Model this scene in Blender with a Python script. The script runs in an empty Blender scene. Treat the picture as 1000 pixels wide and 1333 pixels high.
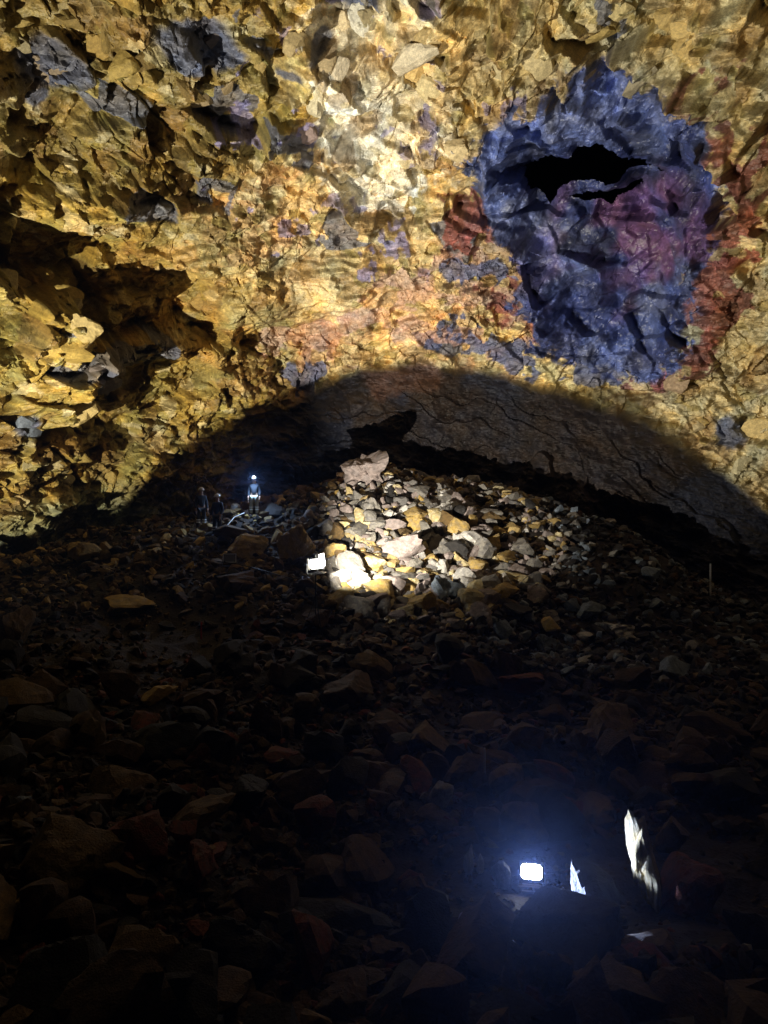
import bpy, bmesh, math, random
import numpy as np
from mathutils import Vector, Matrix
R = math.radians
scene = bpy.context.scene
COL = scene.collection

# ------------------------------------------------------------------ camera
F = 1003.0                      # focal length in photo pixels (1000 px wide)
CAM = np.array((0.0, 0.0, 6.0))
cam_d = bpy.data.cameras.new('camera')
cam = bpy.data.objects.new('camera', cam_d); COL.objects.link(cam)
cam.location = CAM; cam.rotation_euler = (R(90), 0, 0)
cam_d.sensor_fit = 'HORIZONTAL'; cam_d.sensor_width = 36.0; cam_d.lens = 36.0 * F / 1000.0
cam_d.clip_start = 0.1; cam_d.clip_end = 300
scene.camera = cam

# ------------------------------------------------------------------ world: underground, no sky, hardly any light
world = bpy.data.worlds.new('World'); scene.world = world; world.use_nodes = True
bg = world.node_tree.nodes['Background']; bg.inputs[0].default_value = (0.5, 0.6, 1.0, 1); bg.inputs[1].default_value = 0.001

vs = scene.view_settings
vs.view_transform = 'Standard'; vs.look = 'None'; vs.gamma = 1.0; vs.use_curve_mapping = False; vs.exposure = 0.0
cy = scene.cycles
cy.use_denoising = True; cy.max_bounces = 5; cy.diffuse_bounces = 3; cy.glossy_bounces = 2; cy.use_adaptive_sampling = True; cy.adaptive_threshold = .025; cy.volume_bounces = 0
cy.sample_clamp_indirect = 6.0; cy.sample_clamp_direct = 0.0

# floodlights: power in watts, place, aim
KEY_POS = np.array((-20.0, 17.0, 0.0)); KEY_AIM = np.array((12.0, 40.0, 22.5)); KEY_W = 76000; KEY_COL = (1.0, 0.93, 0.74)
MID_W = 10000; MID_COL = (1.0, 0.93, 0.78)
NEAR_W = 1100; NEAR_COL = (0.45, 0.58, 1.0)
HEAD_W = 300; HEAD_COL = (0.4, 0.62, 1.0)

HALO_HAZE = 0.0006
rng = np.random.default_rng(7)
random.seed(7)

# ------------------------------------------------------------------ numpy noise
def hash2(ix, iy, seed):
    h = (ix.astype(np.int64) * 374761393 + iy.astype(np.int64) * 668265263 + seed * 1442695041) & 0xffffffff
    h = ((h ^ (h >> 13)) * 1274126177) & 0xffffffff
    h = ((h ^ (h >> 16)) * 2246822519) & 0xffffffff
    h = h ^ (h >> 15)
    return h.astype(np.float64) / 4294967296.0
def vnoise(x, y, seed):
    ix, iy = np.floor(x), np.floor(y); fx, fy = x - ix, y - iy
    fx = fx * fx * fx * (fx * (fx * 6 - 15) + 10); fy = fy * fy * fy * (fy * (fy * 6 - 15) + 10)
    ix = ix.astype(np.int64); iy = iy.astype(np.int64)
    a = hash2(ix, iy, seed); b = hash2(ix + 1, iy, seed); c = hash2(ix, iy + 1, seed); d = hash2(ix + 1, iy + 1, seed)
    return (a + (b - a) * fx + (c - a) * fy + (a - b - c + d) * fx * fy) * 2 - 1
def fbm(x, y, seed, octv=4, gain=.5):
    s = 0; a = 1; t = 0
    for o in range(octv):
        s = s + a * vnoise(x * 2 ** o + 17.3 * o, y * 2 ** o - 9.1 * o, seed + o); t += a; a *= gain
    return s / t
def facets(x, y, seed, tilt, step, mode='step'):
    """broken-rock facets: each cell is a tilted plane. returns displacement, cell random, edge distance"""
    ix, iy = np.floor(x), np.floor(y)
    best = np.full(x.shape, 1e9); sec = np.full(x.shape, 1e9)
    val = np.zeros(x.shape) if mode == 'step' else np.full(x.shape, -1e9); rid = np.zeros(x.shape)
    for dx in (-1, 0, 1):
        for dy in (-1, 0, 1):
            cx, cy_ = ix + dx, iy + dy
            jx = cx + hash2(cx, cy_, seed); jy = cy_ + hash2(cx, cy_, seed + 1)
            ddx, ddy = x - jx, y - jy
            d = ddx * ddx + ddy * ddy
            h = (hash2(cx, cy_, seed + 2) * 2 - 1) * step + ((hash2(cx, cy_, seed + 3) * 2 - 1) * ddx + (hash2(cx, cy_, seed + 4) * 2 - 1) * ddy) * tilt * 2
            r = hash2(cx, cy_, seed + 5)
            m = d < best
            sec = np.where(m, best, np.minimum(sec, d)); best = np.where(m, d, best)
            if mode == 'step':
                val = np.where(m, h, val); rid = np.where(m, r, rid)
            else:
                h = h - d * tilt * 1.2
                k = h > val; val = np.where(k, h, val); rid = np.where(k, r, rid)
    return val, rid, np.sqrt(sec) - np.sqrt(best)
def sstep(a, b, x):
    t = np.clip((x - a) / (b - a), 0, 1); return t * t * (3 - 2 * t)
def mix(a, b, t):
    return a + (b - a) * t[..., None]

# ------------------------------------------------------------------ materials
MATS = {}
def rock_mat(name, col, var=0.35, scale=3.0, rough=0.8, attr=None, bump=0.5, spec=0.3, hue=None, streak=False):
    m = bpy.data.materials.new(name); m.use_nodes = True; nt = m.node_tree; N = nt.nodes; L = nt.links
    b = N['Principled BSDF']
    tc = N.new('ShaderNodeTexCoord')
    co = tc.outputs['Object']
    n1 = N.new('ShaderNodeTexNoise'); n1.inputs['Scale'].default_value = scale; n1.inputs['Detail'].default_value = 8; n1.inputs['Roughness'].default_value = .68
    L.new(co, n1.inputs['Vector'])
    n2 = N.new('ShaderNodeTexNoise'); n2.inputs['Scale'].default_value = scale * 4.7; n2.inputs['Detail'].default_value = 5
    L.new(co, n2.inputs['Vector'])
    rp = N.new('ShaderNodeMapRange'); rp.inputs[1].default_value = .3; rp.inputs[2].default_value = .7
    rp.inputs[3].default_value = 1 - var; rp.inputs[4].default_value = 1 + var
    L.new(n1.outputs[0], rp.inputs[0])
    rp2 = N.new('ShaderNodeMapRange'); rp2.inputs[1].default_value = .3; rp2.inputs[2].default_value = .7
    rp2.inputs[3].default_value = 1 - var * .6; rp2.inputs[4].default_value = 1 + var * .6
    L.new(n2.outputs[0], rp2.inputs[0])
    mu = N.new('ShaderNodeMath'); mu.operation = 'MULTIPLY'; L.new(rp.outputs[0], mu.inputs[0]); L.new(rp2.outputs[0], mu.inputs[1])
    vm = N.new('ShaderNodeVectorMath'); vm.operation = 'SCALE'; L.new(mu.outputs[0], vm.inputs['Scale'])
    if attr:
        at = N.new('ShaderNodeAttribute'); at.attribute_name = attr; L.new(at.outputs['Color'], vm.inputs[0])
    else:
        c2 = hue or tuple(c * k for c, k in zip(col, (1.15, .95, .7)))
        mx = N.new('ShaderNodeMix'); mx.data_type = 'RGBA'
        mx.inputs[6].default_value = (*col, 1); mx.inputs[7].default_value = (*c2, 1)
        n3 = N.new('ShaderNodeTexNoise'); n3.inputs['Scale'].default_value = scale * .7; n3.inputs['Detail'].default_value = 4; L.new(co, n3.inputs['Vector'])
        r3 = N.new('ShaderNodeMapRange'); r3.inputs[1].default_value = .4; r3.inputs[2].default_value = .62; L.new(n3.outputs[0], r3.inputs[0])
        L.new(r3.outputs[0], mx.inputs[0]); L.new(mx.outputs[2], vm.inputs[0])
    L.new(vm.outputs[0], b.inputs['Base Color'])
    b.inputs['Roughness'].default_value = rough
    b.inputs['Specular IOR Level'].default_value = spec
    if name == 'wall_rock':
        ag = N.new('ShaderNodeAttribute'); ag.attribute_name = 'gloss'; rr_ = N.new('ShaderNodeMapRange'); rr_.inputs[3].default_value = .62; rr_.inputs[4].default_value = .33
        L.new(ag.outputs['Fac'], rr_.inputs[0]); L.new(rr_.outputs[0], b.inputs['Roughness'])
    bp = N.new('ShaderNodeBump'); bp.inputs['Strength'].default_value = bump; bp.inputs['Distance'].default_value = .06
    ad = N.new('ShaderNodeMath'); L.new(n1.outputs[0], ad.inputs[0]); L.new(n2.outputs[0], ad.inputs[1])
    L.new(ad.outputs[0], bp.inputs['Height']); L.new(bp.outputs[0], b.inputs['Normal'])
    MATS[name] = m
    return m
def plain_mat(name, col, rough=.5, metal=0., emit=None, es=0.):
    m = bpy.data.materials.new(name); m.use_nodes = True; N = m.node_tree.nodes; L = m.node_tree.links; b = N['Principled BSDF']
    n = N.new('ShaderNodeTexNoise'); n.inputs['Scale'].default_value = 30
    rp = N.new('ShaderNodeMapRange'); rp.inputs[3].default_value = .8; rp.inputs[4].default_value = 1.2; L.new(n.outputs[0], rp.inputs[0])
    vm = N.new('ShaderNodeVectorMath'); vm.operation = 'SCALE'; vm.inputs[0].default_value = col; L.new(rp.outputs[0], vm.inputs['Scale'])
    L.new(vm.outputs[0], b.inputs['Base Color'])
    b.inputs['Roughness'].default_value = rough; b.inputs['Metallic'].default_value = metal
    if emit:
        b.inputs['Emission Color'].default_value = (*emit, 1); b.inputs['Emission Strength'].default_value = es
    MATS[name] = m
    return m
rock_mat('wall_rock', None, var=.46, scale=3.0, attr='col', bump=.5, rough=.5, spec=.5)
rock_mat('shell_rock', (.05, .045, .04), scale=.6)
rock_mat('passage_rock', (.03, .03, .04), scale=.8, spec=.1)
rock_mat('ground_gravel', (.032, .021, .014), var=.5, scale=4, bump=.9, hue=(.022, .017, .014))
rock_mat('rubble_rock', None, var=.35, scale=5, attr='col', bump=.6)
PAL = {
 'ochre': ((.42, .28, .08), (.34, .25, .12)), 'cream': ((.52, .45, .28), (.46, .34, .14)), 'brown': ((.085, .046, .02), (.055, .034, .02)),
 'grey': ((.22, .20, .17), (.15, .14, .135)), 'slate': ((.22, .26, .30), (.14, .17, .22)), 'red': ((.15, .038, .02), (.09, .04, .025)),
 'pinkgrey': ((.30, .24, .22), (.24, .20, .19)), 'dark': ((.030, .027, .025), (.024, .022, .022)), 'pale': ((.55, .52, .47), (.42, .40, .38)), 'umber': ((.13, .078, .026), (.085, .055, .022)),
}
for k, (a, b_) in PAL.items():
    rock_mat(k + '_rock', a, var=.38, scale=4.5, hue=b_, bump=.6)
rock_mat('block_rock', (.4, .3, .1), var=.4, scale=4.5, bump=.6, hue=(.4, .3, .1), rough=.6)
_m = MATS['block_rock'].node_tree; _oi = _m.nodes.new('ShaderNodeObjectInfo'); _mx = [n_ for n_ in _m.nodes if n_.type == 'MIX'][0]; _m.links.new(_oi.outputs['Color'], _mx.inputs[6]); _m.links.new(_oi.outputs['Color'], _mx.inputs[7])
plain_mat('black_metal', (.02, .02, .022), .45, .6)
plain_mat('white_metal', (.82, .82, .8), .5)
plain_mat('cable_rubber', (.03, .03, .03), .4)
plain_mat('steel', (.35, .36, .38), .35, .9)
plain_mat('lens_cool', (.9, .9, .9), .3, 0, (.86, .92, 1.0), 40)
plain_mat('lens_warm', (.9, .9, .9), .3, 0, (1, .96, .88), 30)
plain_mat('lens_head', (.9, .9, .9), .3, 0, (.62, .8, 1.0), 60)
plain_mat('lens_off', (.25, .25, .27), .15)

def new_mesh(name, verts, faces, smooth=False):
    me = bpy.data.meshes.new(name)
    v = np.asarray(verts, dtype=np.float32); f = np.asarray(faces, dtype=np.int32)
    me.vertices.add(len(v)); me.vertices.foreach_set('co', v.ravel())
    k = f.shape[1]
    me.loops.add(f.size); me.loops.foreach_set('vertex_index', f.ravel())
    me.polygons.add(len(f)); me.polygons.foreach_set('loop_start', np.arange(0, f.size, k, dtype=np.int32))
    me.polygons.foreach_set('use_smooth', np.full(len(f), smooth))
    me.update(calc_edges=True)
    return me
def set_col(me, col):
    a = me.color_attributes.new('col', 'FLOAT_COLOR', 'POINT')
    c = np.ones((len(me.vertices), 4), np.float32); c[:, :3] = np.clip(col, .004, .9); a.data.foreach_set('color', c.ravel())
def obj(name, me, mat=None, parent=None, loc=None):
    o = bpy.data.objects.new(name, me); COL.objects.link(o)
    if mat:
        if not me.materials: me.materials.append(None)
        o.material_slots[0].link = 'OBJECT'; o.material_slots[0].material = MATS[mat]
    if parent: o.parent = parent
    if loc is not None: o.location = loc
    return o
def tag(o, label=None, cat=None, group=None, kind=None):
    if label: o['label'] = label
    if cat: o['category'] = cat
    if group: o['group'] = group
    if kind: o['kind'] = kind
    return o
def empty(name, loc=(0, 0, 0)):
    o = bpy.data.objects.new(name, None); COL.objects.link(o); o.location = loc; o.empty_display_size = .2
    return o

# ------------------------------------------------------------------ the chamber: an ellipsoidal hall around CEN
CEN = np.array((0.0, 18.0, 5.0)); RAD = np.array((27.0, 27.0, 28.0)); RM = 27.0
EL0 = R(26)                                                   # wall coordinates p,q (metres) are centred on this elevation
fwd = np.array((0, math.cos(EL0), math.sin(EL0))); upv = np.array((0, -math.sin(EL0), math.cos(EL0))); rgt = np.array((1.0, 0, 0))
def wall_dir(p, q):                                           # azimuthal equidistant sheet -> unit direction from CEN
    r = np.sqrt(p * p + q * q) + 1e-9; a = r / RM; s = np.sin(a) / r
    return (np.cos(a))[..., None] * fwd + (p * s)[..., None] * rgt + (q * s)[..., None] * upv
def wall_base(p, q):
    d = wall_dir(p, q); t = 1 / np.sqrt(((d / RAD) ** 2).sum(-1)); P = CEN + d * t[..., None]
    n = (P - CEN) / RAD ** 2; n /= np.linalg.norm(n, axis=-1, keepdims=True)
    return P, -n
def to_wall(px, py):                                          # the survey: where a sight line from the viewpoint meets the wall
    d = np.array(((px - 500) / F, 1.0, -(py - 666.5) / F)); o = (CAM - CEN) / RAD; e = d / RAD
    A = e @ e; B = o @ e; C_ = o @ o - 1; t = (-B + math.sqrt(B * B - A * C_)) / A
    w = CAM + d * t - CEN; w = w / np.linalg.norm(w)
    a = math.acos(max(-1, min(1, w @ fwd))); x, y = w @ rgt, w @ upv; r = math.hypot(x, y) + 1e-9
    return a * RM * x / r, a * RM * y / r
def poly_dist(p, q, pts):                                     # signed distance in metres, negative inside
    pts = [to_wall(*c) for c in pts]; n = len(pts)
    d = np.full(p.shape, 1e9); ins = np.zeros(p.shape, bool)
    for i in range(n):
        ax, ay = pts[i]; bx, by = pts[(i + 1) % n]; ex, ey = bx - ax, by - ay
        t = np.clip(((p - ax) * ex + (q - ay) * ey) / (ex * ex + ey * ey), 0, 1)
        d = np.minimum(d, (p - ax - t * ex) ** 2 + (q - ay - t * ey) ** 2)
        c = ((ay > q) != (by > q)) & (p < (bx - ax) * (q - ay) / (by - ay + 1e-12) + ax)
        ins ^= c
    return np.where(ins, -1, 1) * np.sqrt(d)
def blob(p, q, px, py, rx, ry, ang=0):
    a, b = to_wall(px, py); k = .043; x, y = p - a, q - b
    c, s = math.cos(R(ang)), math.sin(R(ang)); X = x * c + y * s; Y = -x * s + y * c
    return np.clip(1.25 - np.sqrt((X / (rx * k)) ** 2 + (Y / (ry * k)) ** 2), 0, 1)
STEP = 0.055
pp = np.arange(-26.5, 26.5, STEP); qq = np.arange(-20, 20.5, STEP)
P, Q = np.meshgrid(pp, qq)
# warped coordinates make broken outlines
wx = fbm(P * .5, Q * .5, 11, 4) * .9 + fbm(P * 2.4, Q * 2.4, 12, 3) * .16; wy = fbm(P * .5, Q * .5, 21, 4) * .9 + fbm(P * 2.4, Q * 2.4, 22, 3) * .16
PW, QW = P + wx * .6, Q + wy * .6
PE, QE = P + wx * .9, Q + wy * .9
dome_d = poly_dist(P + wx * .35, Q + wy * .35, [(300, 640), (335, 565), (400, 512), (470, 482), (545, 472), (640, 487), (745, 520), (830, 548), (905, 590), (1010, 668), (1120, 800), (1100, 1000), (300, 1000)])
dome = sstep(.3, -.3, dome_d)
alc_d = poly_dist(PE, QE, [(618, 215), (640, 170), (700, 150), (745, 125), (800, 112), (850, 135), (905, 170), (938, 215), (930, 270), (905, 320), (895, 380), (890, 440), (860, 480), (780, 470), (715, 445), (690, 390), (688, 330), (650, 290), (625, 250)])
alc = sstep(.7, -.7, alc_d + fbm(P * 1.1, Q * 1.1, 63, 4) * .8)
hole_pts = [(672, 238), (690, 232), (712, 212), (730, 216), (745, 203), (770, 194), (784, 208), (792, 226), (820, 232), (852, 236), (846, 243), (800, 246), (795, 252), (770, 250), (730, 252), (714, 262), (706, 284), (692, 270)]
hole2_pts = [(722, 272), (760, 264), (815, 262), (818, 270), (790, 276), (782, 290), (770, 278), (740, 278)]
hx, hy = P + wx * .22 + fbm(P * 3, Q * 3, 61, 3) * .12, Q + wy * .22 + fbm(P * 3, Q * 3, 62, 3) * .12
hole_d = np.minimum(poly_dist(hx, hy, hole_pts), poly_dist(hx, hy, hole2_pts))
left = sstep(.0, .8, blob(PE, QE, 20, 520, 190, 260)); leftlow = sstep(0, .6, blob(PE, QE, 0, 600, 150, 180))
top = sstep(2, 7, QW + fbm(P * .2, Q * .2, 31, 2) * 2)
gran = sstep(0, .7, blob(PE, QE, 430, 340, 240, 130))

# ---- relief (positive = into the hall): each layer is cells of tilted planes, sized in metres
PS, QS = P + fbm(P * .35, Q * .35, 11, 2) * .4, Q + fbm(P * .35, Q * .35, 21, 2) * .4
def rot(a, x, y): return x * math.cos(a) + y * math.sin(a), -x * math.sin(a) + y * math.cos(a)
x1, y1 = rot(.35, PS, QS); x2, y2 = rot(-.5, PS, QS); x3, y3 = rot(.9, PS, QS); x4, y4 = rot(-.2, P + wx * .1, Q + wy * .1)
d1, r1, e1 = facets(x1 / 4.2, y1 / 2.6, 101, .20, .15)
d2, r2, e2 = facets(x2 / 2.4 + 9, y2 / 1.5, 201, .34, .17)
d2b, r2b, e2b = facets(x3 / 1.15 + 3, y3 / .85, 251, .38, .15)
d3, r3, e3 = facets(x4 / .6, y4 / .45 + 5, 301, .36, .14)
d4, r4, e4 = facets((P + wx * .2) / .30, (Q + wy * .2) / .19, 401, .32, .13)
def soften(a, n=2):
    for _ in range(n):
        a = np.pad(a, 1, mode='edge'); a = (a[:-2] + 2 * a[1:-1] + a[2:]) / 4; a = (a[:, :-2] + 2 * a[:, 1:-1] + a[:, 2:]) / 4
    return a
d1 = soften(d1, 2); d2 = soften(d2, 1); d2b = soften(d2b, 1)
n0 = fbm(P * .13, Q * .13, 41, 3)
nf = fbm(P * 3.2, Q * 3.2, 51, 4)
big = 1.3 * n0
rough = 1 - .95 * dome - .9 * alc
slab = np.clip(sstep(-.12, .22, fbm(P * .28 + 5, Q * .4, 45, 3)) + .35 * top, 0, 1)          # stretches of bare, little broken faces
blocky = np.clip(.45 + .6 * np.clip(top + left, 0, 1) + .45 * fbm(P * .3, Q * .3, 43, 2) - .34 * gran, .08, 1.15)
tt = fbm(P * .16 + Q * .10, Q * .42 - P * .10, 47, 5, .55) * 4.2; tf = tt - np.floor(tt); terr = np.floor(tt) + sstep(.80, 1.0, tf) * .9 + tf * .1
rdg = 1 - np.abs(fbm(P * .55 - Q * .2, Q * .8, 49, 4)) * 2
D = big + rough * (d1 * 3.4 * blocky + d2 * 2.0 * blocky * (1 - .1 * slab) + d2b * .72 * (blocky * .75 + .2) * (1 - .7 * slab) + d3 * .34 * (1 - .72 * slab) + d4 * .15 * (1 - .55 * slab)
                   + soften(terr, 1) * .42 + rdg * .25) + nf * .035 * (1 - .5 * dome)
# long fractures
for (sd, fx, fy, ang, dep) in ((1501, .12, .5, .5, .45), (1511, .14, .6, -.9, .35), (1521, .22, .9, 1.3, .3)):
    a_, b_ = rot(ang, PS, QS); fr = fbm(a_ * fx, b_ * fy * .5, sd, 4); w_ = np.abs(fr); D -= rough * dep * sstep(.022, .0, w_) * (1 - gran) * .8 * sstep(.05, .3, fbm(P * .2 + sd, Q * .2, sd + 5, 2)); D += rough * .2 * sstep(-.02, .02, fr) * (1 - .7 * gran)
# layered beds sloping to the right in the grainy middle
beds = fbm(P * .25 + Q * .1, (Q + P * .12) * 1.6, 71, 4); D += beds * .12 * rough
# left outcrop standing out of the wall, with a hollow behind and above it
outc = poly_dist(PE, QE, [(-160, 250), (0, 345), (60, 372), (100, 420), (125, 470), (120, 520), (90, 620), (60, 720), (-160, 760)])
D += 2.4 * sstep(1.0, -1.4, outc)
ledge = poly_dist(PE, QE, [(-100, 235), (0, 262), (70, 300), (150, 318), (210, 350), (270, 372), (300, 410), (290, 440), (200, 425), (130, 450), (60, 380), (-100, 330)])
D -= 2.3 * sstep(.5, -.6, ledge)
def line_d(p, q, pts):
    pts = [to_wall(*c) for c in pts]; d = np.full(p.shape, 1e9)
    for (ax, ay), (bx, by) in zip(pts[:-1], pts[1:]):
        ex, ey = bx - ax, by - ay; t = np.clip(((p - ax) * ex + (q - ay) * ey) / (ex * ex + ey * ey), 0, 1)
        d = np.minimum(d, (p - ax - t * ex) ** 2 + (q - ay - t * ey) ** 2)
    return np.sqrt(d)
D += 1.5 * sstep(1.3, .1, line_d(PE, QE, [(-60, 350), (40, 385), (85, 430), (140, 462), (200, 445), (290, 455)])) * (.6 + .5 * r2b)
def dither(f, k=1.0):                                         # a colour patch takes whole facets, thinning out towards its rim
    return sstep(-.12, .12, f * 1.25 - (.45 * r3 + .35 * r2b + .20 * r4) * k - .12)
# smooth grey lava bulge with slanting cracks
D += 1.5 * sstep(1.2, -3.5, dome_d) * (dome_d < 3) + dome * fbm(P * .35, Q * .35, 81, 3) * .5
ck = (P * .55 + Q * .83) * .50 + fbm(P * .3, Q * .3, 83, 4, .42) * 1.3
saw = ck - np.floor(ck)
crk = sstep(.0, .82, saw) * sstep(1.0, .96, saw) * sstep(-.15, .3, fbm(P * .3 + 4, Q * .3, 85, 3)) * sstep(-.8, -2.2, dome_d)
D += dome * crk * .6; ck2 = (P * .42 + Q * .91) * .75 + fbm(P * .3, Q * .3, 88, 4, .42) * 1.5; s2 = ck2 - np.floor(ck2); D += dome * s2 * .26 * sstep(-.3, .2, fbm(P * .25, Q * .25 + 8, 89, 3)) * sstep(-.3, -1.8, dome_d); D += dome * (1 - 2 * np.abs(fbm(P * .5 + Q * .3, Q * .9, 99, 5, .6))) * .42 + dome * (d2b * .3 + d3 * .12) * sstep(-3, -6, dome_d)
D += dome * (d3 * .03 + fbm(P * .9 + Q * .5, Q * 1.6, 87, 4) * .13)
# blue niche: recessed, flowing
flow = fbm(P * .7 + Q * .25, Q * .32, 91, 4)
D -= 2.9 * sstep(.9, -2.4, alc_d); D += alc * (fbm(P * .35 + Q * .1, Q * .22, 91, 2) * 1.3 + np.abs(fbm(P * .35 + Q * .1, Q * .2, 93, 2)) * 1.6 + d2 * 1.7 + d2b * .45 + d3 * .10)
sh = (Q * .9 - P * .25) * .42 + fbm(P * .35, Q * .35, 97, 3) * .9; sw = sh - np.floor(sh); D += alc * sstep(0, .9, sw) * sstep(1, .94, sw) * .8 * sstep(-.2, .3, fbm(P * .3, Q * .3, 98, 2))
flt = np.abs(fbm(P * .9 - Q * .25, Q * .15, 191, 3)); D += alc * flt * .8 * sstep(0, .6, blob(PE, QE, 760, 165, 150, 60))
D -= .9 * sstep(.7, -.1, hole_d)
B0, NRM = wall_base(P, Q)
V = B0 + NRM * D[..., None]
V += rgt * (fbm(P * 1.7, Q * 1.7, 95, 3) * .12 * rough)[..., None]

# ---- mineral colours of the rock, with a lamp hot spot painted in
def C(*c): return np.array(c, float)
ochre, amber, cream, peach, brown, olive, bgrey, ivory = C(.39, .27, .06), C(.36, .205, .03), C(.58, .44, .20), C(.55, .37, .18), C(.15, .082, .025), C(.26, .20, .05), C(.085, .09, .12), C(.74, .70, .60)
zn = fbm(P * .22, Q * .22, 501, 4); zn2 = fbm(P * .5 + 7, Q * .5, 511, 4)
col = np.broadcast_to(ochre, P.shape + (3,)).copy()
col = mix(col, olive, sstep(-.15, .25, zn)); col = mix(col, brown, dither(sstep(0, .45, fbm(P * .3, Q * .3, 521, 4) - P * .012)) * .75); col = mix(col, amber, sstep(.0, .35, zn2) * .8)
cmask = dither(sstep(-11, 3, P + zn * 4), .9)                           # more cream to the right
col = mix(col, mix(cream + 0 * col, peach, sstep(-.1, .3, zn2)), cmask * .85)
col = mix(col, peach, gran * .5); rust = dither(sstep(-.05, .35, fbm(P * .35 + 2, Q * .9, 525, 4)) * sstep(0, .5, blob(PE, QE, 470, 370, 330, 150))); col = mix(col, C(.46, .22, .10), rust * .4); col = mix(col, C(.30, .27, .13), dither(sstep(.05, .4, fbm(P * .5, Q * .7, 527, 4))) * .5)
white = dither(sstep(0, .9, blob(PE, QE, 495, 120, 100, 170, 5))); col = mix(col, ivory, white * .85)  # lamp hot spot on the wall painted into the colour as ivory
white2 = sstep(0, .9, blob(PE, QE, 600, 60, 160, 90)); col = mix(col, cream * 1.05, white2 * .7)
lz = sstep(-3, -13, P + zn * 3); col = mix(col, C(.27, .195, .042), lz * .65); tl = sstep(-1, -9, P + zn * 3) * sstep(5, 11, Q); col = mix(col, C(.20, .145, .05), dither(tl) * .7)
gz = sstep(0, .7, blob(PE, QE, 950, 500, 150, 200)); col = mix(col, C(.38, .33, .20), gz * .8)
tr = sstep(0, .7, blob(PE, QE, 880, 60, 160, 90)); col = mix(col, C(.36, .30, .16), tr * .7)
# block to block variation
vary = .78 + .44 * r2; vary = vary * (.88 + .24 * r3) * (.92 + .16 * r4) * (.82 + .36 * r2b)
col = col * vary[..., None]
col = mix(col, brown, (r2b > .80) * .6 * rough); col = mix(col, olive * .8, (r3 > .88) * .6)
col = mix(col, C(.55, .45, .24), (r3 < .1) * .5)
darkblk = ((r2 > .90) & (zn2 > -.15)) * 1.0
col = mix(col, bgrey, darkblk * .85 * (1 - white)); 
for (x, y, rx, ry) in [(70, 92, 38, 24), (245, 40, 45, 18), (280, 55, 30, 14), (455, 8, 25, 12), (465, 15, 20, 14), (410, 60, 14, 10), (370, 95, 14, 7), (20, 545, 16, 12), (120, 485, 20, 18), (950, 560, 16, 20), (60, 135, 14, 8)]:
    col = mix(col, C(.075, .085, .13), sstep(.1, .5, blob(PW, QW, x, y, rx, ry)) * .9)
viol = sstep(.28, .5, fbm(P * .9, Q * .9, 531, 4)) * sstep(0, .6, blob(PE, QE, 470, 190, 190, 170)); col = mix(col, C(.17, .15, .30), dither(viol) * .7)
blu = np.clip(sstep(0, .5, blob(PE, QE, 595, 435, 60, 26)) + sstep(0, .5, blob(PE, QE, 620, 350, 50, 16)) + sstep(0, .5, blob(PE, QE, 410, 490, 34, 28)) + sstep(0, .5, blob(PE, QE, 720, 470, 90, 30)), 0, 1) * sstep(-.25, .1, fbm(P * 1.1, Q * 1.1, 541, 3))
col = mix(col, C(.40, .23, .20), dither(np.clip(sstep(0, .7, blob(PE, QE, 610, 400, 150, 80)) + sstep(0, .7, blob(PE, QE, 480, 440, 150, 40)), 0, 1) * sstep(-.2, .25, fbm(P * .6, Q * .9, 545, 4))) * .55); col = mix(col, C(.065, .082, .17), dither(blu) * .85)
red = np.clip(sstep(0, .6, blob(PE, QE, 925, 370, 42, 110)) + .45 * sstep(0, .6, blob(PE, QE, 945, 130, 50, 60)) + sstep(0, .6, blob(PE, QE, 612, 280, 34, 40)) + .8 * sstep(0, .6, blob(PE, QE, 960, 260, 50, 80)) + sstep(0, .5, blob(PE, QE, 840, 485, 36, 30)) + .7 * sstep(0, .6, blob(PE, QE, 650, 390, 50, 40)), 0, 1) * sstep(-.35, .05, fbm(P * 1.0, Q * 1.0, 551, 4))
col = mix(col, C(.17, .045, .032) * (vary[..., None] * 1.1 - .1) * (.7 + .6 * r3)[..., None], dither(red) * .9)
redrim = sstep(0, .5, blob(PE, QE, 735, 440, 50, 10, -15)); col = mix(col, C(.45, .12, .05), redrim * .6)
pr = sstep(-.1, .25, fbm(P * .4 + 3, Q * .4, 561, 3)) * sstep(0, .6, blob(PE, QE, 800, 320, 120, 90))
acol = mix(np.broadcast_to(C(.048, .062, .175), col.shape), C(.105, .135, .31), sstep(-.1, .3, fbm(P * .8, Q * .6, 571, 4)))
acol = mix(acol, C(.125, .058, .15), pr * .9); rim_ = sstep(-2.6, -.6, alc_d) * sstep(.6, -.2, alc_d) * np.clip(sstep(0, .7, blob(PE, QE, 660, 240, 90, 130)) + sstep(0, .7, blob(PE, QE, 740, 170, 110, 70)), 0, 1); acol = mix(acol, C(.18, .23, .50), rim_ * .85); acol = acol * (.56 + .46 * r2 + .18 * r2b)[..., None] * (.85 + .3 * fbm(P * .7, Q * .7, 573, 4))[..., None]
col = mix(col, acol, np.clip(np.maximum(sstep(.25, .9, alc), dither(sstep(1.8, -.4, alc_d) * .8) * .85) + .25 * sstep(2.0, 0, alc_d), 0, 1))
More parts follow.
